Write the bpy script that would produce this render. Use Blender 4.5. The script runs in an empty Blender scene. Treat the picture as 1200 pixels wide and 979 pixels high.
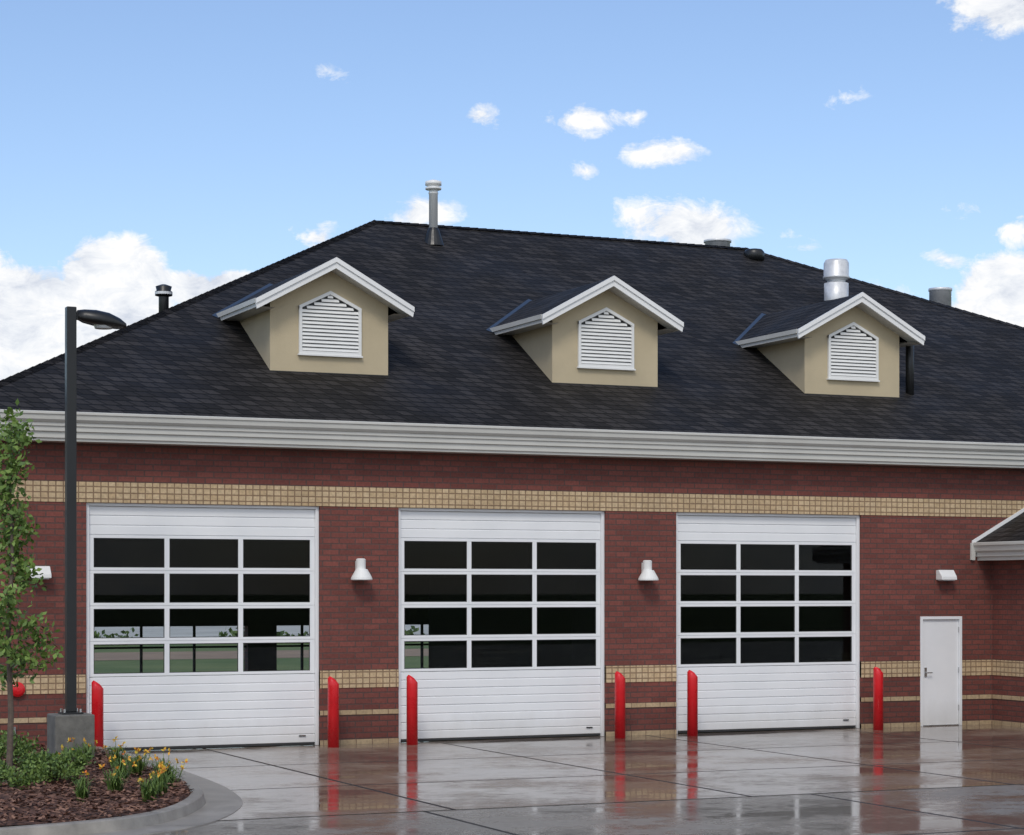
import bpy, math, random
from mathutils import Vector, Matrix
rnd=random.Random(7)
sc=bpy.context.scene
COL=sc.collection
# ------------------------------------------------------------ node helpers
def newmat(name):
    m=bpy.data.materials.new(name);m.use_nodes=True
    nt=m.node_tree;b=nt.nodes["Principled BSDF"]
    return m,nt,b
def N(nt,t,**kw):
    n=nt.nodes.new(t)
    for k,v in kw.items():
        if k in n.inputs.keys(): n.inputs[k].default_value=v
        else: setattr(n,k,v)
    return n
def math_(nt,op,a,b=None,c=None,clamp=False):
    n=nt.nodes.new("ShaderNodeMath");n.operation=op;n.use_clamp=clamp
    for i,v in enumerate((a,b,c)):
        if v is None: continue
        if hasattr(v,"is_linked"): nt.links.new(v,n.inputs[i])
        else: n.inputs[i].default_value=v
    return n.outputs[0]
def ramp(nt,fac,stops):
    n=nt.nodes.new("ShaderNodeValToRGB");e=n.color_ramp.elements
    while len(e)<len(stops): e.new(.5)
    for i,(p,c) in enumerate(stops):
        e[i].position=p;e[i].color=(c[0],c[1],c[2],1) if isinstance(c,(tuple,list)) else (c,c,c,1)
    nt.links.new(fac,n.inputs[0]);return n.outputs[0]
def maprange(nt,v,a,b,c,d):
    n=nt.nodes.new("ShaderNodeMapRange");nt.links.new(v,n.inputs[0])
    for i,x in enumerate((a,b,c,d)): n.inputs[i+1].default_value=x
    return n.outputs[0]
def mixc(nt,fac,a,b,bt='MIX'):
    n=nt.nodes.new("ShaderNodeMix");n.data_type='RGBA';n.blend_type=bt
    for i,v in ((0,fac),(6,a),(7,b)):
        if hasattr(v,"is_linked"): nt.links.new(v,n.inputs[i])
        elif i==0: n.inputs[0].default_value=v
        else: n.inputs[i].default_value=(v[0],v[1],v[2],1)
    return n.outputs[2]
def pos(nt): return nt.nodes.new("ShaderNodeNewGeometry").outputs["Position"]
def noise(nt,vec,scale,detail=4,rough=.55,sc3=None):
    if sc3:
        m=nt.nodes.new("ShaderNodeMapping");m.inputs["Scale"].default_value=sc3
        nt.links.new(vec,m.inputs[0]);vec=m.outputs[0]
    n=N(nt,"ShaderNodeTexNoise",Scale=scale,Detail=detail,Roughness=rough)
    nt.links.new(vec,n.inputs["Vector"]);return n.outputs["Fac"]
def bump(nt,b,h,strength=.3,dist=.01):
    n=N(nt,"ShaderNodeBump",Strength=strength,Distance=dist)
    nt.links.new(h,n.inputs["Height"]);nt.links.new(n.outputs[0],b.inputs["Normal"])
def simple(name,col,rough=.5,metal=0,var=.12,scale=3,bmp=0,bscale=60):
    m,nt,b=newmat(name);p=pos(nt)
    f=noise(nt,p,scale,4,.6)
    lo=tuple(c*(1-var) for c in col);hi=tuple(min(1,c*(1+var)) for c in col)
    nt.links.new(ramp(nt,f,[(.3,lo),(.7,hi)]),b.inputs["Base Color"])
    nt.links.new(maprange(nt,f,.3,.7,max(.02,rough-.08),min(1,rough+.08)),b.inputs["Roughness"])
    b.inputs["Metallic"].default_value=metal
    if bmp: bump(nt,b,noise(nt,p,bscale,3),bmp,.01)
    return m
def wallvec(nt,zs=1.0):
    s=nt.nodes.new("ShaderNodeSeparateXYZ");nt.links.new(pos(nt),s.inputs[0])
    a=math_(nt,'ADD',s.outputs[0],s.outputs[1]);z=math_(nt,'MULTIPLY',s.outputs[2],zs)
    c=nt.nodes.new("ShaderNodeCombineXYZ");nt.links.new(a,c.inputs[0]);nt.links.new(z,c.inputs[1])
    return c.outputs[0]
def brickmat(name,c1,c2,mort,bw,rh,ms,off=.5,rough=.8,zoff=0,bs=.4,streak=.17):
    m,nt,b=newmat(name);v=wallvec(nt)
    mp=nt.nodes.new("ShaderNodeMapping");mp.inputs["Location"].default_value=(0,zoff,0);nt.links.new(v,mp.inputs[0])
    t=nt.nodes.new("ShaderNodeTexBrick");nt.links.new(mp.outputs[0],t.inputs["Vector"])
    t.offset=off;t.squash=1
    for k,x in (("Scale",1),("Mortar Size",ms),("Mortar Smooth",.2),("Bias",0),("Brick Width",bw),("Row Height",rh)): t.inputs[k].default_value=x
    t.inputs["Color1"].default_value=(*c1,1);t.inputs["Color2"].default_value=(*c2,1);t.inputs["Mortar"].default_value=(*mort,1)
    p=pos(nt)
    f=ramp(nt,noise(nt,p,.55,5,.65,(1,1,.6)),[(.3,1-streak),(.7,1+streak*.5)])
    g=ramp(nt,noise(nt,p,22,2,.6),[(.3,.82),(.7,1.14)])
    col=mixc(nt,1,mixc(nt,1,t.outputs["Color"],f,'MULTIPLY'),g,'MULTIPLY')
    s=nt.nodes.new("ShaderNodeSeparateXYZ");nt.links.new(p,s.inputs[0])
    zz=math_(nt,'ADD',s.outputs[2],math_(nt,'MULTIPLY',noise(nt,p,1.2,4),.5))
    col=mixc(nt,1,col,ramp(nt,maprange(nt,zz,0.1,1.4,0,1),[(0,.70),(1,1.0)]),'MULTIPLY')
    nt.links.new(col,b.inputs["Base Color"]);b.inputs["Roughness"].default_value=rough
    h=math_(nt,'MULTIPLY',t.outputs["Fac"],-1)
    bump(nt,b,h,bs,.008)
    return m
M={}
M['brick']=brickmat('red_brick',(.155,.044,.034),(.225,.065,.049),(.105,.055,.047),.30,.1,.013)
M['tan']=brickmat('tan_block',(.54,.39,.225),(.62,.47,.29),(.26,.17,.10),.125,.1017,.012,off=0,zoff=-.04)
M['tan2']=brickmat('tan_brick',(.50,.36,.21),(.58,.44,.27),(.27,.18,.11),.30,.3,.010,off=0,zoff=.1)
M['stucco']=simple('stucco',(.52,.435,.29),.9,0,.07,1.3,.5,90)
M['trim']=simple('trim_paint',(.57,.56,.52),.45,0,.06,1.2)
M['rake']=simple('white_rake_paint',(.82,.82,.81),.45,0,.04,1.2)
M['louver']=simple('louver_paint',(.78,.78,.76),.5,0,.04,2)
M['red']=simple('red_paint',(.66,.012,.018),.30,0,.12,4)
M['black']=simple('black_paint',(.012,.013,.014),.38,0,.2,5)
M['galv']=simple('galvanised_metal',(.68,.69,.70),.45,.3,.15,6)
M['conc']=simple('cast_concrete',(.15,.145,.13),.85,0,.3,5,.4,50)
M['kerb']=simple('kerb_concrete',(.30,.275,.24),.42,0,.28,2.5,.3,40)
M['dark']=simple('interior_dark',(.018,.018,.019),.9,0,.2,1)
M['rubber']=simple('rubber_seal',(.03,.03,.03),.7)
M['steel']=simple('brushed_steel',(.5,.5,.5),.3,.9)
M['bark']=simple('bark',(.12,.09,.07),.9,0,.3,12,.6,40)
M['lens']=simple('light_lens',(.55,.56,.56),.25)
M['slate']=simple('valley_flashing',(.05,.075,.12),.4,.3)
def doorpaint():
    m,nt,b=newmat('white_door_paint');p=pos(nt)
    s=nt.nodes.new("ShaderNodeSeparateXYZ");nt.links.new(p,s.inputs[0])
    zz=math_(nt,'ADD',s.outputs[2],math_(nt,'MULTIPLY',noise(nt,p,3,5,.65,(1,1,.5)),.5))
    c=mixc(nt,1,ramp(nt,noise(nt,p,1.1,4,.6),[(.3,(.80,.81,.82)),(.7,(.86,.865,.87))]),ramp(nt,maprange(nt,zz,.18,.75,0,1),[(0,(.80,.78,.75)),(1,(1,1,1))]),'MULTIPLY')
    nt.links.new(c,b.inputs["Base Color"]);b.inputs["Roughness"].default_value=.36
    bump(nt,b,noise(nt,p,1.6,2),.25,.02);return m
M['white']=doorpaint()
def shingle():
    m,nt,b=newmat('asphalt_shingles');v=wallvec(nt,1.98)
    t=nt.nodes.new("ShaderNodeTexBrick");nt.links.new(v,t.inputs["Vector"]);t.offset=.5;t.offset_frequency=2
    for k,x in (("Scale",1),("Mortar Size",.028),("Mortar Smooth",.8),("Bias",-.1),("Brick Width",.25),("Row Height",.19)): t.inputs[k].default_value=x
    t.inputs["Color1"].default_value=(.0145,.0132,.013,1);t.inputs["Color2"].default_value=(.042,.038,.037,1);t.inputs["Mortar"].default_value=(.0032,.003,.003,1)
    p=pos(nt)
    f=ramp(nt,noise(nt,p,.45,4,.6),[(.3,.82),(.7,1.14)])
    g=ramp(nt,noise(nt,p,40,2,.6),[(.3,.75),(.7,1.3)])
    c=mixc(nt,1,mixc(nt,1,t.outputs["Color"],f,'MULTIPLY'),g,'MULTIPLY')
    nt.links.new(c,b.inputs["Base Color"])
    nt.links.new(maprange(nt,noise(nt,p,.6,3,.6),.35,.65,.55,.75),b.inputs["Roughness"])
    b.inputs["Specular IOR Level"].default_value=.2
    s=nt.nodes.new("ShaderNodeSeparateXYZ");nt.links.new(v,s.inputs[0])
    saw=math_(nt,'FRACT',math_(nt,'DIVIDE',s.outputs[1],.19))
    h=math_(nt,'ADD',math_(nt,'MULTIPLY',saw,-.8),math_(nt,'MULTIPLY',t.outputs["Fac"],-1))
    bump(nt,b,h,.7,.012);return m
M['roof']=shingle()
def wet(name,dry,wetc,grid=None,rlo=.05,rhi=.4,nscale=.35):
    m,nt,b=newmat(name);p=pos(nt)
    big=noise(nt,p,nscale,6,.62,(1,1.5,1));sm=noise(nt,p,3.5,5,.7)
    w=math_(nt,'ADD',math_(nt,'MULTIPLY',big,.72),math_(nt,'MULTIPLY',sm,.28))
    wetness=maprange(nt,w,.41,.56,0,1)
    col=mixc(nt,wetness,dry,wetc)
    col=mixc(nt,1,col,ramp(nt,noise(nt,p,9,5,.7),[(.25,.72),(.75,1.22)]),'MULTIPLY')
    if grid:
        mp=nt.nodes.new("ShaderNodeMapping");mp.inputs["Location"].default_value=grid[2];nt.links.new(p,mp.inputs[0])
        t=nt.nodes.new("ShaderNodeTexBrick");nt.links.new(mp.outputs[0],t.inputs["Vector"]);t.offset=0
        for k,x in (("Scale",1),("Mortar Size",.036),("Mortar Smooth",.2),("Brick Width",grid[0]),("Row Height",grid[1])): t.inputs[k].default_value=x
        t.inputs["Color1"].default_value=(.80,.80,.80,1);t.inputs["Color2"].default_value=(1.15,1.12,1.08,1);t.inputs["Mortar"].default_value=(.15,.14,.13,1)
        col=mixc(nt,1,col,t.outputs["Color"],'MULTIPLY')
    nt.links.new(col,b.inputs["Base Color"])
    r=maprange(nt,wetness,0,1,rhi,rlo)
    if grid: r=math_(nt,'ADD',r,math_(nt,'MULTIPLY',t.outputs["Fac"],.6),clamp=True)
    nt.links.new(r,b.inputs["Roughness"])
    h=math_(nt,'ADD',noise(nt,p,1.3,3,.5),math_(nt,'MULTIPLY',noise(nt,p,25,2),.06))
    if grid: h=math_(nt,'ADD',h,math_(nt,'MULTIPLY',t.outputs["Fac"],-.5))
    bump(nt,b,h,.19,.012)
    return m
M['apron']=wet('wet_concrete',(.25,.20,.16),(.135,.10,.080),(4.2,3.7,(1.5,0,0)),.045,.25)
M['drive']=wet('driveway_concrete',(.26,.24,.21),(.17,.148,.126),(5.5,4.5,(0.6,2.0,0)),.08,.38,.3)
def grass():
    m,nt,b=newmat('lawn_grass');p=pos(nt)
    nt.links.new(ramp(nt,noise(nt,p,.15,6,.7),[(.3,(.07,.13,.035)),(.7,(.19,.22,.08))]),b.inputs["Base Color"])
    b.inputs["Roughness"].default_value=.9;bump(nt,b,noise(nt,p,30,3),.6,.03);return m
M['grass']=grass()
M['lot']=simple('pale_gravel',(.55,.53,.50),.9,0,.2,.2)
M['dirt']=simple('dirt_track',(.32,.22,.155),.9,0,.2,.5)
M['mulch']=simple('bark_mulch',(.12,.058,.038),.95,0,.5,9,1,25)
def island(name,stops,rough=.6):
    m,nt,b=newmat(name);g=nt.nodes.new("ShaderNodeNewGeometry")
    nt.links.new(ramp(nt,g.outputs["Random Per Island"],stops),b.inputs["Base Color"])
    b.inputs["Roughness"].default_value=rough
    return m
M['leaf']=island('tree_leaves',[(0,(.06,.12,.02)),(.5,(.12,.20,.035)),(1,(.20,.30,.06))])
M['shrub']=island('shrub_leaves',[(0,(.04,.085,.018)),(.5,(.10,.165,.03)),(1,(.18,.27,.06))])
M['flower']=island('flower_petals',[(0,(.62,.14,.03)),(.4,(.70,.36,.03)),(1,(.75,.56,.06))])
M['chips']=island('mulch_chips',[(0,(.06,.028,.02)),(.5,(.16,.075,.048)),(1,(.30,.165,.11))],.9)
M['hedge']=island('hedge_leaves',[(0,(.03,.06,.015)),(.5,(.07,.12,.025)),(1,(.14,.20,.05))])
def glassm():
    m=bpy.data.materials.new('tinted_glass');m.use_nodes=True;nt=m.node_tree;nt.nodes.clear()
    o=nt.nodes.new("ShaderNodeOutputMaterial");mx=nt.nodes.new("ShaderNodeMixShader")
    tr=N(nt,"ShaderNodeBsdfTransparent");tr.inputs[0].default_value=(.80,.82,.81,1)
    gl=N(nt,"ShaderNodeBsdfGlossy",Roughness=.01);gl.inputs[0].default_value=(.85,.88,.9,1)
    fr=N(nt,"ShaderNodeFresnel",IOR=1.22)
    nt.links.new(fr.outputs[0],mx.inputs[0]);nt.links.new(tr.outputs[0],mx.inputs[1]);nt.links.new(gl.outputs[0],mx.inputs[2]);nt.links.new(mx.outputs[0],o.inputs[0])
    return m
M['glass']=glassm()
# ------------------------------------------------------------ mesh helpers
def empty(name,loc=(0,0,0)):
    e=bpy.data.objects.new(name,None);COL.objects.link(e);e.location=loc;e.empty_display_size=.3;return e
def mesh(name,v,f,mat,parent=None,smooth=False,bevel=0):
    me=bpy.data.meshes.new(name);me.from_pydata([tuple(p) for p in v],[],f);me.update()
    me.materials.append(mat)
    if smooth: me.polygons.foreach_set("use_smooth",[True]*len(f))
    o=bpy.data.objects.new(name,me);COL.objects.link(o)
    if parent: o.parent=parent
    if bevel:
        b=o.modifiers.new("b","BEVEL");b.width=bevel;b.segments=2;b.limit_method='ANGLE'
    return o
class MB:
    def __init__(s): s.v=[];s.f=[]
    def box(s,x0,x1,y0,y1,z0,z1):
        n=len(s.v);s.v+=[(x,y,z) for x in (x0,x1) for y in (y0,y1) for z in (z0,z1)]
        s.f+=[tuple(n+i for i in q) for q in ((0,1,3,2),(4,6,7,5),(0,4,5,1),(2,3,7,6),(0,2,6,4),(1,5,7,3))]
    def prism(s,poly,ax,a,b):
        n=len(s.v);k=len(poly)
        for t in (a,b):
            for p in poly:
                q=list(p);q.insert(ax,t);s.v.append(tuple(q))
        s.f.append(tuple(n+i for i in range(k)));s.f.append(tuple(n+k+i for i in reversed(range(k))))
        for i in range(k):
            j=(i+1)%k;s.f.append((n+i,n+k+i,n+k+j,n+j))
    def strip(s,poly,ax,a,b):
        n=len(s.v);k=len(poly)
        for t in (a,b):
            for p in poly:
                q=list(p);q.insert(ax,t);s.v.append(tuple(q))
        for i in range(k-1): s.f.append((n+i,n+i+1,n+k+i+1,n+k+i))
    def rev(s,prof,cx,cy,seg=24,capt=True,capb=True):
        n=len(s.v)
        for r,z in prof:
            for i in range(seg):
                a=2*math.pi*i/seg;s.v.append((cx+r*math.cos(a),cy+r*math.sin(a),z))
        for j in range(len(prof)-1):
            for i in range(seg):
                k=(i+1)%seg
                s.f.append((n+j*seg+i,n+j*seg+k,n+(j+1)*seg+k,n+(j+1)*seg+i))
        if capb: s.f.append(tuple(n+i for i in reversed(range(seg))))
        if capt: s.f.append(tuple(n+(len(prof)-1)*seg+i for i in range(seg)))
    def tube(s,pts,rad,seg=8):
        n=len(s.v);pts=[Vector(p) for p in pts]
        for i,p in enumerate(pts):
            d=(pts[min(i+1,len(pts)-1)]-pts[max(i-1,0)]).normalized()
            u=d.cross(Vector((.3,.9,.1))).normalized();w=d.cross(u)
            for k in range(seg):
                a=2*math.pi*k/seg;s.v.append(tuple(p+(u*math.cos(a)+w*math.sin(a))*rad[i]))
        for j in range(len(pts)-1):
            for i in range(seg):
                k=(i+1)%seg
                s.f.append((n+j*seg+i,n+j*seg+k,n+(j+1)*seg+k,n+(j+1)*seg+i))
        s.f.append(tuple(n+(len(pts)-1)*seg+i for i in range(seg)))
    def leaf(s,p,size,asp=.6,up=0):
        d=Vector((rnd.gauss(0,1),rnd.gauss(0,1),rnd.gauss(0,1)+up)).normalized()
        u=d.cross(Vector((rnd.random(),rnd.random(),rnd.random()-.5))).normalized()
        L=size*(.6+.8*rnd.random());W=L*asp*.5;p=Vector(p)
        n=len(s.v)
        s.v+=[tuple(p),tuple(p+d*L*.5+u*W),tuple(p+d*L),tuple(p+d*L*.5-u*W)];s.f.append((n,n+1,n+2,n+3))
    def make(s,name,mat,parent=None,**k): return mesh(name,s.v,s.f,mat,parent,**k)

# ------------------------------------------------------------ fire station
B=empty('brick_fire_station')
DC=[-5.69,-.15,5.40];DW=2.04;DT=4.15
XL,XR,YB=-9.69,22.9,17.2
WT=.32
w=MB()
edges=[XL]+[e for c in DC for e in (c-DW,c+DW)]+[8.81,9.80,XR]
for i in range(0,len(edges),2): w.box(edges[i],edges[i+1],0,WT,-.05,DT)
w.box(8.81,9.80,0,WT,2.17,DT)
w.box(XL,XR,0,WT,DT,5.30)
w.box(XL,XL+WT,WT,YB,-.05,5.30);w.box(XR-WT,XR,WT,YB,-.05,5.30)
RO=[(-3.8,.25),(1.0,3.2),(4.4,6.3)]
xs=[XL+WT]+[e for r in RO for e in r]+[XR-WT]
for i in range(0,len(xs),2): w.box(xs[i],xs[i+1],YB-WT,YB,-.05,1.78)
w.box(XL+WT,XR-WT,YB-WT,YB,1.78,5.30)
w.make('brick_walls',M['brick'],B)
def band(mat,name,z0,z1,proud,full):
    t=MB()
    rg=[(XL-proud,XR+proud)] if full else [(edges[i]-(proud if i==0 else -.0),edges[i+1]) for i in range(0,len(edges),2)]
    for a,b in rg: t.box(a,b,-proud,.1,z0,z1)
    t.box(XL-proud,XL+.1,.1,YB,z0,z1)
    t.make(name,M[mat],B)
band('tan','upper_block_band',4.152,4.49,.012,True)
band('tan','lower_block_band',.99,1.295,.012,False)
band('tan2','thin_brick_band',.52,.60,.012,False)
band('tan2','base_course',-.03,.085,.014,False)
# interior
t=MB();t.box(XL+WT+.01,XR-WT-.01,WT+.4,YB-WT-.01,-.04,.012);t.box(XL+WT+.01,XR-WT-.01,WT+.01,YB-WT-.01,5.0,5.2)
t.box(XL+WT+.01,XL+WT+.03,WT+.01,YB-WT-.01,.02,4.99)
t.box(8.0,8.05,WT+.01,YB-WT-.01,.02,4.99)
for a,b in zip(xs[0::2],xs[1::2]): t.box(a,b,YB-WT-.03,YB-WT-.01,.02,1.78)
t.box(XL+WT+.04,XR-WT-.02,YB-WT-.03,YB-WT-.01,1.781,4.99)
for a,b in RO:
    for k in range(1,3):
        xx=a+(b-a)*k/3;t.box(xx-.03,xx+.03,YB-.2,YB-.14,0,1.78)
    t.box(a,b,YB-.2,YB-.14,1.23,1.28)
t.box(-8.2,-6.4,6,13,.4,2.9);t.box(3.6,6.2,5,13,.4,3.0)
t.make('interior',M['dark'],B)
def sdoor(cx):
    e=empty('sectional_garage_door');e.parent=B
    x0,x1=cx-DW,cx+DW;yf=.10
    fr=MB()
    fr.box(x0+.001,x0+.06,yf-.05,yf+.1,0,DT-.001);fr.box(x1-.06,x1-.001,yf-.05,yf+.1,0,DT-.001);fr.box(x0+.06,x1-.06,yf-.05,yf+.1,DT-.05,DT-.001)
    fr.make('frame',M['white'],e,bevel=.006)
    def ribbed(z0,z1,rows,name):
        pr=[];h=(z1-z0)/rows
        for i in range(rows):
            a=z0+i*h
            big=(i%2==0)
            deep=.022 if big else .012
            pr+=[(yf+deep,a+.003),(yf,a+.014),(yf,a+h-.014),(yf+.015,a+h-.003)]
        m=MB();m.strip([(y,z) for y,z in pr],0,x0+.062,x1-.062);m.make(name,M['white'],e)
        m=MB();m.box(x0+.062,x1-.062,yf+.03,yf+.06,z0,z1);m.make(name+'_core',M['white'],e)
    ribbed(.045,1.245,8,'bottom_panel');ribbed(3.615,4.10,3,'top_panel')
    s=MB();s.box(x0+.062,x1-.062,yf+.005,yf+.05,.013,.045);s.make('bottom_seal',M['rubber'],e)
    a=MB();g=MB();k=MB()
    z0=1.247;pit=.592;ow=(x1-x0-.124)
    st=.085;pw=(ow-st*4)/3
    for r in range(4):
        zb=z0+r*pit;zt=zb+pit
        a.box(x0+.062,x1-.062,yf-.003,yf+.045,zb+.003,zb+.05);a.box(x0+.062,x1-.062,yf-.003,yf+.045,zt-.05,zt-.003)
        for c in range(4):
            xx=x0+.062+c*(pw+st);a.box(xx,xx+st,yf-.002,yf+.045,zb+.05,zt-.05)
        for c in range(3):
            xx=x0+.062+st+c*(pw+st);g.box(xx+.001,xx+pw-.001,yf+.018,yf+.024,zb+.051,zt-.051)
            for q in ((xx,xx+.012,zb+.05,zt-.05),(xx+pw-.012,xx+pw,zb+.05,zt-.05),(xx+.012,xx+pw-.012,zb+.05,zb+.062),(xx+.012,xx+pw-.012,zt-.062,zt-.05)):
                k.box(q[0],q[1],yf+.008,yf+.017,q[2],q[3])
        a.box(x0+.062,x1-.062,yf+.012,yf+.04,zt-.003,zt+.003)
    a.make('window_rails',M['white'],e,bevel=.004);g.make('panes',M['glass'],e);k.make('gaskets',M['rubber'],e)
    h=MB();h.box(x1-.35,x1-.23,yf-.02,yf-.001,.16,.18);h.make('lift_handle',M['black'],e)
for c in DC: sdoor(c)
e=empty('entry_door');e.parent=B
m=MB();m.box(8.811,8.87,-.02,.12,0,2.169);m.box(9.74,9.799,-.02,.12,0,2.169);m.box(8.87,9.74,-.02,.12,2.11,2.169);m.make('frame',M['white'],e,bevel=.004)
m=MB();m.box(8.875,9.735,.02,.07,.02,2.104);m.make('leaf',M['white'],e,bevel=.004)
m=MB();m.box(8.872,9.738,-.0,.1,-.01,.016);m.make('threshold',M['steel'],e)
m=MB();m.box(8.92,8.97,.0,.019,.98,1.16);m.tube([(8.945,0,1.06),(8.945,-.05,1.06),(9.07,-.05,1.06)],[.011]*3);m.make('lever_handle',M['steel'],e)
m=MB()
for z in (.3,1.05,1.85): m.box(9.728,9.746,-.002,.019,z,z+.11)
m.make('hinges',M['steel'],e)
# roof
EY,EZ,K=-.48,5.60,.583
RX0,RX1,RY,RZ=.40,9.66,8.2,5.60+.583*8.68
CXL,CXR,CYB=-10.19,23.5,RY+8.68
v=[(CXL,EY,EZ),(CXR,EY,EZ),(CXR,CYB,EZ),(CXL,CYB,EZ),(RX0,RY,RZ),(RX1,RY,RZ)]
mesh('roof',v,[(0,1,5,4),(1,2,5),(2,3,4,5),(3,0,4)],M['roof'],B)
def cap(p,q,name):
    p=Vector(p);q=Vector(q);d=q-p;n=int(d.length/.2);mb=MB();d.normalize()
    sd=d.cross(Vector((0,0,1))).normalized();up=sd.cross(d).normalized()
    L=(q-p).length/n
    for i in range(n):
        a=p+d*(i*L);b=a+d*(L*1.15)
        lo,hi=.008,.020
        s=len(mb.v)
        for c,h in ((a,lo),(b,hi)):
            mb.v+=[tuple(c+sd*.14+up*(h-.07)),tuple(c+up*h),tuple(c-sd*.14+up*(h-.07))]
        mb.f+=[(s,s+3,s+4,s+1),(s+1,s+4,s+5,s+2),(s+3,s,s+1,s+4),(s+3,s+5,s+4)]
    mb.make(name,M['roof'],B)
cap(v[0],v[4],'hip_cap');cap(v[1],v[5],'hip_cap');cap(v[4],v[5],'ridge_cap')
prof=[(-.46,5.585),(-.55,5.60),(-.565,5.59),(-.565,5.555),(-.545,5.545),(-.535,5.47),(-.50,5.43),(-.48,5.425),(-.48,5.37),(-.455,5.36),(-.455,5.285),(-.42,5.27),(-.42,5.18),(-.39,5.165),(-.39,5.13),(.02,5.13)]
m=MB();m.strip(prof,0,CXL-.06,CXR+.06);m.make('eave_cornice',M['trim'],B)
m=MB()
m.strip([(CXL+(y+.48),z) for y,z in prof],1,EY-.06,CYB+.06)
m.strip([(CXR-(y+.48),z) for y,z in prof],1,EY-.06,CYB+.06)
m.strip([(CYB-(y+.48),z) for y,z in prof],0,CXL-.06,CXR+.06)
m.make('side_cornice',M['trim'],B)
m=MB()
for i in range(1,8):
    xx=-10+i*4.2;m.box(xx,xx+.03,-.5655,-.54,5.555,5.592)
m.make('gutter_seams',M['trim'],B)
def dormer(cx):
    e=empty('roof_dormer');e.parent=B
    yf=1.23;yr=.90;hw=1.12;zb=5.60+K*(yf+.48)-.03;ap=8.60;s=.545;ho=1.44
    zw=lambda x:ap-.07-s*abs(x)
    m=MB();m.prism([(cx-hw,zb),(cx+hw,zb),(cx+hw,zw(hw)),(cx,zw(0)),(cx-hw,zw(hw))],1,yf,5.2);m.make('stucco_body',M['stucco'],e)
    m=MB();m.box(cx-hw-.01,cx+hw+.01,yf-.03,yf-.002,zb-.01,zb+.03);m.make('base_flashing',M['black'],e)
    for sg in (-1,1):
        vv=[]
        for yy,xx in ((yr,0),(5.0,0),(5.0,ho),(yr,ho)):
            vv.append((cx+sg*xx,yy,ap-s*xx+.012))
        v2=[(x,y,z-.05) for x,y,z in vv]
        mesh('dormer_roof_slope',vv+v2,[(0,1,2,3),(4,7,6,5),(0,3,7,4),(3,2,6,7),(1,0,4,5)],M['roof'],e)
        rp=lambda x,y:(x,y,5.60+K*(y+.48)+.01)
        y0=(ap-5.60)/K-.48;y1=(ap-s*ho-5.60)/K-.48
        mesh('valley_flashing',[rp(cx,y0+.1),rp(cx+sg*(ho+.16),y1-.06),rp(cx+sg*(ho+.02),y1-.2),rp(cx,y0-.1)],[(0,1,2,3)],M['slate'],e)
        zs=ap-s*ho-.13
        mesh('soffit',[(cx+sg*hw,yr+.02,zs),(cx+sg*ho,yr+.02,zs),(cx+sg*ho,4.4,zs),(cx+sg*hw,4.4,zs)],[(0,1,2,3)],M['trim'],e)
        xo=cx+sg*ho
        f=MB();f.box(min(xo,xo+sg*.03),max(xo,xo+sg*.03),yr+.03,4.5,zs-.01,ap-s*ho+.012)
        f.box(min(xo+sg*.03,xo+sg*.055),max(xo+sg*.03,xo+sg*.055),yr+.03,4.5,zs+.06,ap-s*ho+.016)
        f.make('eave_fascia',M['trim'],e)
        L=ho+.05
        f=MB();f.prism([(cx,ap+.03),(cx+sg*L,ap-s*L+.03),(cx+sg*L,ap-s*L-.055),(cx,ap-.055)],1,yr-.045,yr-.001);f.make('rake_upper',M['rake'],e)
        f=MB();f.prism([(cx,ap-.055),(cx+sg*L,ap-s*L-.055),(cx+sg*(L-.02),ap-s*L-.15),(cx,ap-.165)],1,yr-.02,yr+.018);f.make('rake_lower',M['rake'],e)
        mesh('rake_soffit',[(cx,yr+.018,ap-.16),(cx+sg*ho,yr+.018,ap-s*ho-.13),(cx+sg*ho,yf+.02,ap-s*ho-.13),(cx,yf+.02,ap-.16)],[(0,1,2,3)],M['trim'],e)
    lw=.59;z0,z1,z2=6.92,7.78,8.07
    f=MB();t=.055;yy0,yy1=yf-.05,yf-.002
    f.box(cx-lw,cx-lw+t,yy0,yy1,z0,z1);f.box(cx+lw-t,cx+lw,yy0,yy1,z0,z1);f.box(cx-lw+t,cx+lw-t,yy0,yy1,z0,z0+t)
    for sg in (-1,1):
        f.prism([(cx,z2),(cx+sg*lw,z1),(cx+sg*lw,z1-.06),(cx,z2-.065)],1,yy0-.003,yy1-.001)
    f.box(cx-lw-.02,cx+lw+.02,yy0-.02,yy1,z0-.03,z0-.001)
    f.make('louver_frame',M['louver'],e)
    m=MB();m.prism([(cx-lw+.02,z0+.01),(cx+lw-.02,z0+.01),(cx+lw-.02,z1-.02),(cx,z2-.03),(cx-lw+.02,z1-.02)],1,yf-.006,yf-.003);m.make('louver_back',M['black'],e)
    sl=MB();z=z0+t+.01
    while z<z2-.1:
        x=lw-t
        if z+.06>z1-.05: x=min(x,max(.05,(z2-.07-z-.05)/(z2-z1)*lw))
        sl.prism([(yy0+.004,z),(yy0+.012,z-.004),(yf-.012,z+.045),(yf-.018,z+.052)],0,cx-x,cx+x)
        z+=.068
    sl.make('louver_slats',M['louver'],e)
for c in (-3.04,2.50,8.04): dormer(c)
def vent(name,prof,x,y,mat,extra=None):
    e=empty(name);e.parent=B
    m=MB();m.rev(prof,x,y,20);o=m.make('pipe',M[mat],e)
    for p in o.data.polygons: p.use_smooth=abs(p.normal.z)<.9
    if extra:
        m=MB();m.rev(extra[0],x,y,20);m.make('boot',M[extra[1]],e)
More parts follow.
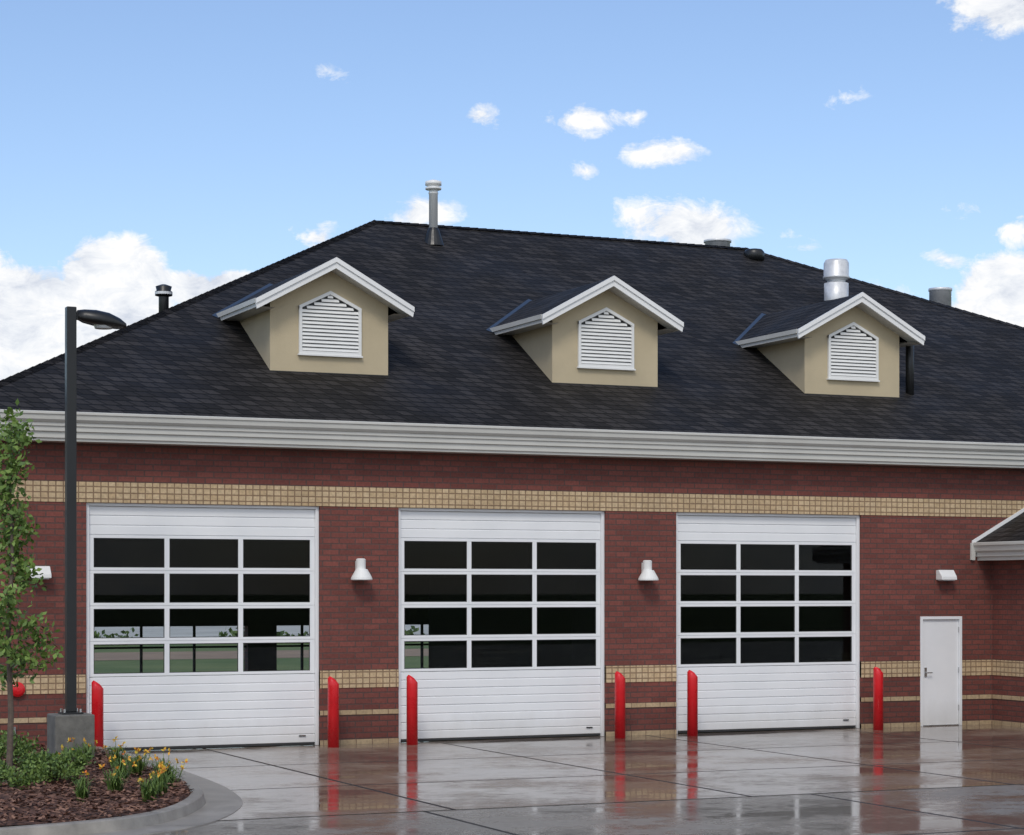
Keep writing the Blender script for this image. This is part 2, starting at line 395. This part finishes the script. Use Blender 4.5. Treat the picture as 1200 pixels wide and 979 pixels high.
vent('roof_vent_pipe',[(.095,10.0),(.095,11.16),(.105,11.165),(.105,11.2),(.095,11.205),(.095,11.24),(.17,11.26),(.175,11.30),(.13,11.31),(.13,11.34),(.175,11.35),(.175,11.43),(.05,11.47)],1.43,7.32,'rake',([(.24,10.05),(.13,10.38),(.10,10.44)],'black'))
vent('roof_exhaust_fan',[(.27,8.7),(.27,9.5),(.20,9.52),(.20,9.57),(.29,9.6),(.30,9.64),(.28,9.66),(.28,9.95),(.24,10.02),(.05,10.05)],10.26,5.29,'galv',([(.36,8.8),(.30,9.1)],'black'))
vent('roof_exhaust_fan',[(.26,8.6),(.26,9.76),(.28,9.77),(.28,9.83),(.05,9.86)],14.25,7.0,'galv')
vent('roof_vent_pipe',[(.10,7.7),(.10,8.45),(.10,8.46),(.17,8.48),(.17,8.56),(.14,8.58),(.16,8.66),(.05,8.70)],-4.82,6.0,'black',([(.172,8.50),(.172,8.55)],'galv'))
vent('roof_vent_pipe',[(.085,6.5),(.085,7.82),(.07,7.83)],9.56,1.44,'black')
vent('roof_turtle_vent',[(.24,10.3),(.24,10.50),(.19,10.56),(.08,10.58)],9.6,7.75,'black')
vent('roof_exhaust_fan',[(.30,10.2),(.30,10.90),(.33,10.91),(.33,10.96),(.1,10.99)],9.40,9.1,'galv')
def sconce(x):
    e=empty('wall_sconce');e.parent=B
    m=MB();m.rev([(.085,3.06),(.085,3.23),(.06,3.245)],x,-.12,20);
    m.rev([(.185,2.87),(.19,2.885),(.18,2.92),(.10,3.06)],x,-.16,24)
    m.box(x-.06,x+.06,-.05,-.001,3.0,3.2);m.make('shade',M['louver'],e)
def wedge(x):
    e=empty('wall_sconce');e.parent=B
    m=MB();m.prism([(-.001,2.89),(-.001,3.08),(-.10,3.09),(-.21,2.96),(-.22,2.89)],0,x-.18,x+.18);m.make('housing',M['louver'],e,bevel=.012)
    m=MB();m.box(x-.14,x+.14,-.2,-.02,2.875,2.889);m.make('lens',M['lens'],e)
sconce(-2.94);sconce(2.69);wedge(-8.53);wedge(9.36)
e=empty('fire_alarm_bell');e.parent=B
def disc(nm,x,z,prof,mat,par):
    m=MB();m.rev(prof,0,0,24);m.v=[(x+a,-c,z+b) for a,b,c in m.v];m.make(nm,M[mat],par)
disc('gong',-8.87,1.07,[(.125,.03),(.12,.06),(.08,.085),(.03,.095)],'red',e)
disc('mount',-8.87,1.07,[(.05,.0),(.05,.03)],'steel',e)
m=MB();m.box(-9.02,-8.9,-.05,-.001,.30,.46);m.make('junction_box',M['steel'],e)
W=empty('brick_wing');W.parent=B
m=MB();m.box(10.54,15.3,-5.2,-.001,-.05,3.35);m.make('wing_walls',M['brick'],W)
for z0,z1,mt in ((.99,1.295,'tan'),(.52,.60,'tan2'),(-.03,.085,'tan2')):
    m=MB();m.box(10.528,15.312,-5.212,-.014,z0,z1);m.make('wing_band',M[mt],W)
rx=12.92;ez=3.63;ks=.53;rz=ez+ks*(rx-10.11)
v=[(10.11,-.003,ez),(10.11,-5.65,ez),(15.73,-5.65,ez),(15.73,-.003,ez),(rx,-.003,rz),(rx,-2.84,rz)]
mesh('wing_roof',v,[(0,1,5,4),(1,2,5),(2,3,4,5)],M['roof'],W)
m=MB()
pw=[(10.11+a,z) for a,z in ((.04,ez-.01),(-.06,ez+.01),(-.07,ez),(-.07,ez-.05),(-.045,ez-.07),(-.03,ez-.16),(.02,ez-.2),(.02,ez-.27),(.06,ez-.29),(.06,ez-.35),(.45,ez-.35))]
m.strip(pw,1,-5.7,-.004);m.box(10.05,15.8,-5.72,-5.66,ez-.3,ez);m.make('wing_gutter',M['trim'],W)
m=MB();m.prism([(10.0,ez+.00),(10.0,ez-.34),(10.09,ez-.345),(10.12,ez)],1,-.05,-.0045);m.make('gutter_end',M['trim'],W)
m=MB();a=10.04
m.prism([(a,ez-.03),(a,ez+.045),(rx,rz+.09),(rx,rz+.01)],1,-.03,-.004);m.make('step_flashing',M['rake'],W)

# ------------------------------------------------------------ bollards
def bollard(x):
    m=MB();r=.098;seg=16
    m.rev([(r,.0),(r,1.06)],x,-.5,seg,capt=False)
    k=len(m.v)
    for i in range(seg):
        a=2*math.pi*i/seg
        m.v.append((x+r*math.cos(a),-.5+r*math.sin(a),1.13-.055*math.cos(a)))
    for i in range(seg):
        j=(i+1)%seg;m.f.append((seg+i,seg+j,k+j,k+i))
    k2=len(m.v)
    for i in range(seg):
        a=2*math.pi*i/seg
        m.v.append((x+.6*r*math.cos(a)-.01,-.5+.6*r*math.sin(a),1.18-.04*math.cos(a)))
    for i in range(seg):
        j=(i+1)%seg;m.f.append((k+i,k+j,k2+j,k2+i))
    m.f.append(tuple(k2+i for i in range(seg)))
    o=m.make('safety_bollard',M['red'])
    for p in o.data.polygons: p.use_smooth=abs(p.normal.z)<.3
for x in (-7.66,-3.58,-2.13,1.93,3.43,7.50): bollard(x)

# ------------------------------------------------------------ street lamp
e=empty('street_lamp',(-8.64,-2.93,0))
m=MB();m.box(-.3,.3,-.3,.3,-.05,.82);m.make('concrete_pedestal',M['conc'],e,bevel=.02)
m=MB();m.box(-.16,.16,-.16,.16,.82,.85);m.make('base_plate',M['black'],e,bevel=.005)
m=MB();
for a in (-1,1):
    for b in (-1,1): m.rev([(.018,.85),(.018,.9)],a*.12,b*.12,8)
m.make('anchor_bolts',M['steel'],e)
m=MB();m.box(-.075,.075,-.075,.075,.85,6.99);m.make('pole',M['black'],e,bevel=.012)
m=MB();m.box(.075,.20,-.05,.05,6.80,6.92);m.make('arm',M['black'],e,bevel=.01)
m=MB();secs=[(.10,.07,6.95,6.81),(.20,.15,6.965,6.77),(.38,.21,6.965,6.735),(.58,.22,6.93,6.71),(.74,.18,6.86,6.70),(.84,.08,6.79,6.71)]
k=14
for x,wd,zt,zb in secs:
    for i in range(k):
        a=2*math.pi*i/k;yy=wd*math.cos(a);zz=math.sin(a);mid=zb+(zt-zb)*.3
        m.v.append((x,yy,mid+(zt-mid)*zz if zz>0 else mid+(mid-zb)*max(zz*1.3,-1)))
for j in range(len(secs)-1):
    for i in range(k):
        q=(i+1)%k;m.f.append((j*k+i,j*k+q,(j+1)*k+q,(j+1)*k+i))
m.f.append(tuple(range(k)));m.f.append(tuple((len(secs)-1)*k+i for i in reversed(range(k))))
m.make('lamp_head',M['black'],e,smooth=True)
m=MB();m.rev([(.13,6.685),(.15,6.74)],.50,0,20);m.make('lens',M['lens'],e)

# ------------------------------------------------------------ ground
mesh('ground',[(-900,-900,-.03),(900,-900,-.03),(900,900,-.03),(-900,900,-.03)],[(0,1,2,3)],M['grass'])
def sheet(name,x0,x1,y0,y1,z,mat): return mesh(name,[(x0,y0,z),(x1,y0,z),(x1,y1,z),(x0,y1,z)],[(0,1,2,3)],M[mat])
sheet('concrete_apron',-12.5,30,-11.0,.1,0,'apron')
sheet('driveway',-60,60,-60,-11.0,-.004,'drive')
sheet('rear_pavement',-30,40,17.2,26,-.018,'lot')
sheet('dirt_road',-80,160,46,56,-.02,'dirt')
sheet('gravel_lot',-80,200,72,170,-.02,'lot')
# low hedge behind the station, seen through the bays
m=MB()
for i in range(5000):
    x=rnd.uniform(5,75)
    if math.sin(x*.9)+math.sin(x*.37)<-.35: continue
    h=.5+.35*math.sin(x*2.3)*math.sin(x*1.1)
    m.leaf((x,68+rnd.gauss(0,.5),rnd.uniform(0,max(.2,h))),.28,.6,.4)
m.make('hedge',M['hedge'])
def bez(pts,n=10):
    out=[]
    P=[Vector((*p,0)) for p in pts]
    for i in range(len(P)-1):
        p0=P[max(i-1,0)];p1=P[i];p2=P[i+1];p3=P[min(i+2,len(P)-1)]
        for k in range(n):
            t=k/n
            out.append(.5*((2*p1)+(-p0+p2)*t+(2*p0-5*p1+4*p2-p3)*t*t+(-p0+3*p1-3*p2+p3)*t**3))
    out.append(P[-1]);return out
path=bez([(-7.62,-.05),(-7.66,-2.5),(-7.78,-5.2),(-7.98,-7.4),(-8.45,-9.4),(-9.5,-11.2),(-11.0,-12.0),(-13.5,-12.3),(-20,-12.4)])
def offs(pa,d):
    o=[]
    for i,p in enumerate(pa):
        t=(pa[min(i+1,len(pa)-1)]-pa[max(i-1,0)]).normalized();o.append(p+Vector((t.y,-t.x,0))*-d)
    return o
def ribbon(name,pa,prof,mat):
    m=MB();k=len(prof)
    cols=[offs(pa,d) for d,z in prof]
    for i in range(len(pa)):
        for j,(d,z) in enumerate(prof): m.v.append((cols[j][i].x,cols[j][i].y,z))
    for i in range(len(pa)-1):
        for j in range(k-1): m.f.append((i*k+j,i*k+j+1,(i+1)*k+j+1,(i+1)*k+j))
    return m.make(name,M[mat])
ribbon('kerb',path,[(-.16,.04),(-.155,.13),(-.14,.14),(-.02,.14),(0,.125),(.03,.012),(.5,.006),(.505,-.02)],'kerb')
inner=offs(path,-.14)
m=MB();ny=len(inner);nx=26
for p in inner:
    y=p.y
    for i in range(nx):
        t=i/(nx-1);x=p.x*(1-t)+(-20)*t
        m.v.append((x,y,.10+.05*math.sin(x*2.1+y*1.3)*math.sin(y*1.7)+.06*min(1,t*4)+rnd.uniform(-.012,.012)))
for j in range(ny-1):
    for i in range(nx-1): m.f.append((j*nx+i,j*nx+i+1,(j+1)*nx+i+1,(j+1)*nx+i))
m.make('mulch_bed',M['mulch'],smooth=True)
def inbed(x,y):
    for a,b in zip(inner,inner[1:]):
        if b.y<=y<=a.y:
            t=(y-a.y)/(b.y-a.y+1e-9);return x<a.x+(b.x-a.x)*t-.03
    return False
m=MB()
for i in range(18000):
    x=rnd.uniform(-13,-7.7);y=rnd.uniform(-12.2,-.2)
    if not inbed(x,y): continue
    n=len(m.v);a=rnd.uniform(0,6.28);L=rnd.uniform(.03,.10);wd=rnd.uniform(.008,.022);z=.14+.05*math.sin(x*2.1+y*1.3)*math.sin(y*1.7)+rnd.uniform(-.01,.045)
    dx,dy=math.cos(a),math.sin(a);tz=rnd.uniform(-.02,.03)
    m.v+=[(x-dy*wd,y+dx*wd,z),(x+dx*L-dy*wd,y+dy*L+dx*wd,z+tz),(x+dx*L+dy*wd,y+dy*L-dx*wd,z+tz+.008),(x+dy*wd,y-dx*wd,z+.01)];m.f.append((n,n+1,n+2,n+3))
m.make('mulch_chips',M['chips'])
# ------------------------------------------------------------ plants
def shrub(name,cx,cy,r,h,n=1500,mat='shrub',fl=0,size=.06):
    e=empty(name,(cx,cy,.1))
    st=MB()
    for i in range(9):
        a=rnd.uniform(0,6.28);rr=rnd.uniform(.2,.8)*r
        st.tube([(0,0,0),(rr*.5*math.cos(a),rr*.5*math.sin(a),h*.45),(rr*math.cos(a),rr*math.sin(a),h*.85)],[.012,.008,.004],5)
    st.make('stems',M['bark'],e)
    m=MB();cl=[(rnd.uniform(-.75,.75)*r,rnd.uniform(-.75,.75)*r,rnd.uniform(.25,.85)*h,rnd.uniform(.2,.4)*r) for _ in range(14)]
    for i in range(n):
        c=rnd.choice(cl);d=Vector((rnd.gauss(0,1),rnd.gauss(0,1),rnd.gauss(0,1))).normalized()*c[3]*rnd.uniform(.4,1.25)
        p=(c[0]+d.x,c[1]+d.y,max(.01,c[2]+d.z*.9*h/r*.8));m.leaf(p,size,.45,.5)
    m.make('leaves',M[mat],e)
def daylily(cx,cy,r,fl):
    e=empty('daylily_plant',(cx,cy,.12));m=MB();f=MB();st=MB()
    for i in range(int(90*r/.2)):
        a=rnd.uniform(0,6.28);b=rnd.uniform(0,.5)*r;L=rnd.uniform(.5,1.2)*r;h=rnd.uniform(.12,.30);wd=.009
        bx,by=b*math.cos(a*1.7),b*math.sin(a*1.7);dx,dy=math.cos(a),math.sin(a)
        n=len(m.v)
        for t,z in ((0,0),(.35,h*.8),(.7,h),(1,h*.72)):
            ww=wd*(1-t*.8)
            m.v+=[(bx+dx*L*t-dy*ww,by+dy*L*t+dx*ww,z),(bx+dx*L*t+dy*ww,by+dy*L*t-dx*ww,z)]
        for q in range(3): m.f.append((n+2*q,n+2*q+1,n+2*q+3,n+2*q+2))
    for i in range(fl):
        a=rnd.uniform(0,6.28);rr=r*rnd.random()**.5;x,y=rr*math.cos(a),rr*math.sin(a);z=rnd.uniform(.18,.40)
        st.tube([(x*.4,y*.4,0),(x*.8,y*.8,z*.6),(x,y,z)],[.004,.004,.003],4)
        for k in range(6): f.leaf((x,y,z),.05,.5,.35)
    m.make('blades',M['shrub'],e)
    if fl: f.make('flowers',M['flower'],e);st.make('stalks',M['shrub'],e)
shrub('green_shrub',-9.95,-4.6,.42,.55,1700)
shrub('green_shrub',-9.72,-6.9,.50,.46,2300)
shrub('green_shrub',-10.45,-8.0,.34,.42,1300)
shrub('green_shrub',-10.0,-2.6,.35,.5,1200)
for x,y,r,f in ((-8.35,-5.9,.24,8),(-8.75,-6.6,.2,4),(-8.25,-4.3,.2,5),(-9.25,-8.3,.2,6),(-8.45,-7.9,.24,11),(-9.2,-5.0,.18,3),(-9.15,-9.6,.18,3),(-8.9,-4.2,.2,4),(-8.5,-3.4,.18,2),(-8.85,-9.0,.2,7),(-8.25,-6.8,.18,5),(-9.9,-9.3,.16,2)):
    daylily(x,y,r,f)
def tree(bx,by,H):
    e=empty('young_tree',(bx,by,.1))
    tr=MB();tp=[(0,0,0),(.03,0,1.0),(.0,.03,2.0),(.05,0,3.0),(.02,.02,4.0),(.04,0,H)]
    tr.tube(tp,[.045,.038,.03,.022,.014,.005],10)
    ends=[]
    zs=[1.35,1.5,1.6,1.7,1.8,1.9,2.0,2.1,2.2,2.3]+[2.55+(H-2.8)*i/12 for i in range(13)]
    for z in zs:
        a=rnd.uniform(0,6.28);low=z<2.4
        L=rnd.uniform(.38,.62) if low else rnd.uniform(.16,.30);k=.35 if low else .9
        p0=(.03,0,z);p1=(L*.5*math.cos(a),L*.5*math.sin(a),z+L*k*.4);p2=(L*math.cos(a),L*math.sin(a),z+L*k)
        tr.tube([p0,p1,p2],[.012,.008,.003],5)
        for t in (.4,.7,1.0): ends.append((p0[0]+(p2[0]-p0[0])*t,p2[1]*t,p0[2]+(p2[2]-p0[2])*t+.02))
    ends+= [(.04,0,H-.1),(.04,0,H+.05),(.03,0,H-.4),(.03,0,H-.7),(.03,0,H-1.0)]
    tr.make('trunk',M['bark'],e)
    m=MB()
    for c in ends:
        rr=rnd.uniform(.05,.12)
        for i in range(int(46*rr/.1)):
            p=(c[0]+rnd.gauss(0,rr),c[1]+rnd.gauss(0,rr),c[2]+rnd.gauss(0,rr));m.leaf(p,.085,.55)
    m.make('foliage',M['leaf'],e)
tree(-10.42,-7.3,4.75)

# ------------------------------------------------------------ world
wd=bpy.data.worlds.new("World");sc.world=wd;wd.use_nodes=True;nt=wd.node_tree;nt.nodes.clear()
try:
    wd.cycles.sampling_method='MANUAL';wd.cycles.sample_map_resolution=256
except Exception: pass
out=nt.nodes.new("ShaderNodeOutputWorld")
SE,SR=math.radians(48),math.radians(212)
sky=nt.nodes.new("ShaderNodeTexSky");sky.sky_type='NISHITA';sky.sun_disc=False;sky.sun_elevation=SE;sky.sun_rotation=SR
sky.air_density=1.0;sky.dust_density=.8;sky.ozone_density=1.5
tint=mixc(nt,1,sky.outputs[0],(1.02,1.04,1.13),'MULTIPLY')
bg=N(nt,"ShaderNodeBackground",Strength=.145);nt.links.new(tint,bg.inputs[0])
tc=nt.nodes.new("ShaderNodeTexCoord");gen=tc.outputs["Generated"]
sp=nt.nodes.new("ShaderNodeSeparateXYZ");nt.links.new(gen,sp.inputs[0])
az=math_(nt,'MULTIPLY',math_(nt,'ARCTAN2',sp.outputs[0],sp.outputs[1]),57.2958)
el=math_(nt,'MULTIPLY',math_(nt,'ARCSINE',sp.outputs[2]),57.2958)
n1=N(nt,"ShaderNodeTexNoise",Scale=24,Detail=8,Roughness=.62);nt.links.new(gen,n1.inputs["Vector"])
mp=nt.nodes.new("ShaderNodeMapping");mp.inputs["Scale"].default_value=(1,1,1.9);nt.links.new(gen,mp.inputs[0])
n2=N(nt,"ShaderNodeTexNoise",Scale=52,Detail=6,Roughness=.68,Distortion=.6);nt.links.new(mp.outputs[0],n2.inputs["Vector"])
nz=math_(nt,'ADD',math_(nt,'MULTIPLY',n1.outputs[0],.5),math_(nt,'MULTIPLY',n2.outputs[0],.5))
cb=nt.nodes.new("ShaderNodeCombineXYZ");nt.links.new(az,cb.inputs[0]);nt.links.new(el,cb.inputs[1])
def vm(op,a,b=None,c=None):
    n=nt.nodes.new("ShaderNodeVectorMath");n.operation=op
    for i,x in enumerate((a,b,c)):
        if x is None: continue
        if hasattr(x,"is_linked"): nt.links.new(x,n.inputs[i])
        else: n.inputs[i].default_value=x
    return n.outputs["Value"] if op=='LENGTH' else n.outputs[0]
warp=vm('MULTIPLY_ADD',n1.outputs["Color"],(2.6,1.5,0),(-1.3,-.75,0))
P=vm('ADD',cb.outputs[0],warp)
CL=[(13.7,7.9,1.9,1.4,2.8),(11.4,7.0,2.0,1.5,2.8),(9.9,8.0,1.1,.9,2.8),(16.3,7.85,1.6,.65,2.5),(17.6,7.4,1.2,.6,2.2),(10.5,5.2,2.6,1.8,2.8),(14.4,6.2,2.8,1.3,2.8),
 (19.0,9.3,.5,.4,1.0),(21.7,9.8,1.2,.65,1.1),
 (23.3,12.45,.95,.42,.86),(26.1,12.2,1.15,.36,.92),(27.5,12.3,.5,.25,.8),(28.3,11.4,1.2,.42,.98),(26.1,10.9,.7,.38,.74),
 (28.8,9.5,1.8,.7,1.5),(31.8,9.0,.7,.4,.6),
 (37.3,7.6,1.7,1.2,2.6),(36.0,6.6,2.0,.9,2.4),(35.6,8.5,.8,.35,.75),(37.6,9.3,.7,.5,.85),(33.9,7.6,1.1,.4,.8),(36.0,9.9,.7,.35,.55),
 (37.0,14.9,1.7,1.1,2.0),(19.3,13.5,1.1,.3,.5),(33.2,12.6,.7,.3,.35)]
acc=None
for a0,e0,ra,re,dn in CL:
    q=1.12 if dn>1.5 else 1.4
    ra*=q;re*=q
    ln=vm('LENGTH',vm('MULTIPLY_ADD',P,(1/ra,1/re,0),(-a0/ra,-e0/re,0)))
    mk=math_(nt,'MULTIPLY_ADD',ln,-dn,dn)
    acc=mk if acc is None else math_(nt,'MAXIMUM',acc,mk)
acc=math_(nt,'MAXIMUM',acc,0)
dens=math_(nt,'SUBTRACT',math_(nt,'ADD',math_(nt,'MULTIPLY',acc,.95),math_(nt,'MULTIPLY',nz,2.6)),1.66)
gate=maprange(nt,acc,0,.12,0,1)
alpha=math_(nt,'MULTIPLY',maprange(nt,dens,0,.42,0,1),gate)
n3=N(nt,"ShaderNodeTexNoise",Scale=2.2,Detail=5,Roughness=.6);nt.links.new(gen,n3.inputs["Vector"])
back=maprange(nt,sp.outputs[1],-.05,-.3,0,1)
fld=math_(nt,'MULTIPLY',maprange(nt,n3.outputs[0],.40,.58,0,1),back)  # unseen bright clouds behind the camera, added to make the light more neutral
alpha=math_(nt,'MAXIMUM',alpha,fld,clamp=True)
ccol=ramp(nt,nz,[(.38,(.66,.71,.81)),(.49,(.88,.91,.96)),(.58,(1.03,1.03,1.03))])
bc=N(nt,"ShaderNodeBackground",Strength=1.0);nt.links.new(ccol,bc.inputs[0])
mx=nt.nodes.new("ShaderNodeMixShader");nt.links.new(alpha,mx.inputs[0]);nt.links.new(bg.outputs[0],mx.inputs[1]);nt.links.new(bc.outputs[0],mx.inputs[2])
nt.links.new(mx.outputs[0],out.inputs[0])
L=bpy.data.lights.new("sun","SUN");L.energy=1.45;L.angle=math.radians(16);L.color=(1,.95,.87)
so=bpy.data.objects.new("sun",L);COL.objects.link(so)
sd=Vector((math.sin(SR)*math.cos(SE),math.cos(SR)*math.cos(SE),math.sin(SE)))
so.rotation_euler=(-sd).to_track_quat('-Z','Y').to_euler()
cam=bpy.data.cameras.new("cam");co=bpy.data.objects.new("camera",cam);COL.objects.link(co)
th=math.atan(2527/5650)
co.location=(-15.882,-35.51,2.72);co.rotation_euler=(math.radians(90),0,-th)
cam.sensor_width=36;cam.lens=2527/1200*36;cam.shift_y=(690-489.5)/1200;cam.clip_end=3000
sc.camera=co
sc.view_settings.view_transform='Standard';sc.view_settings.look='None';sc.view_settings.exposure=0
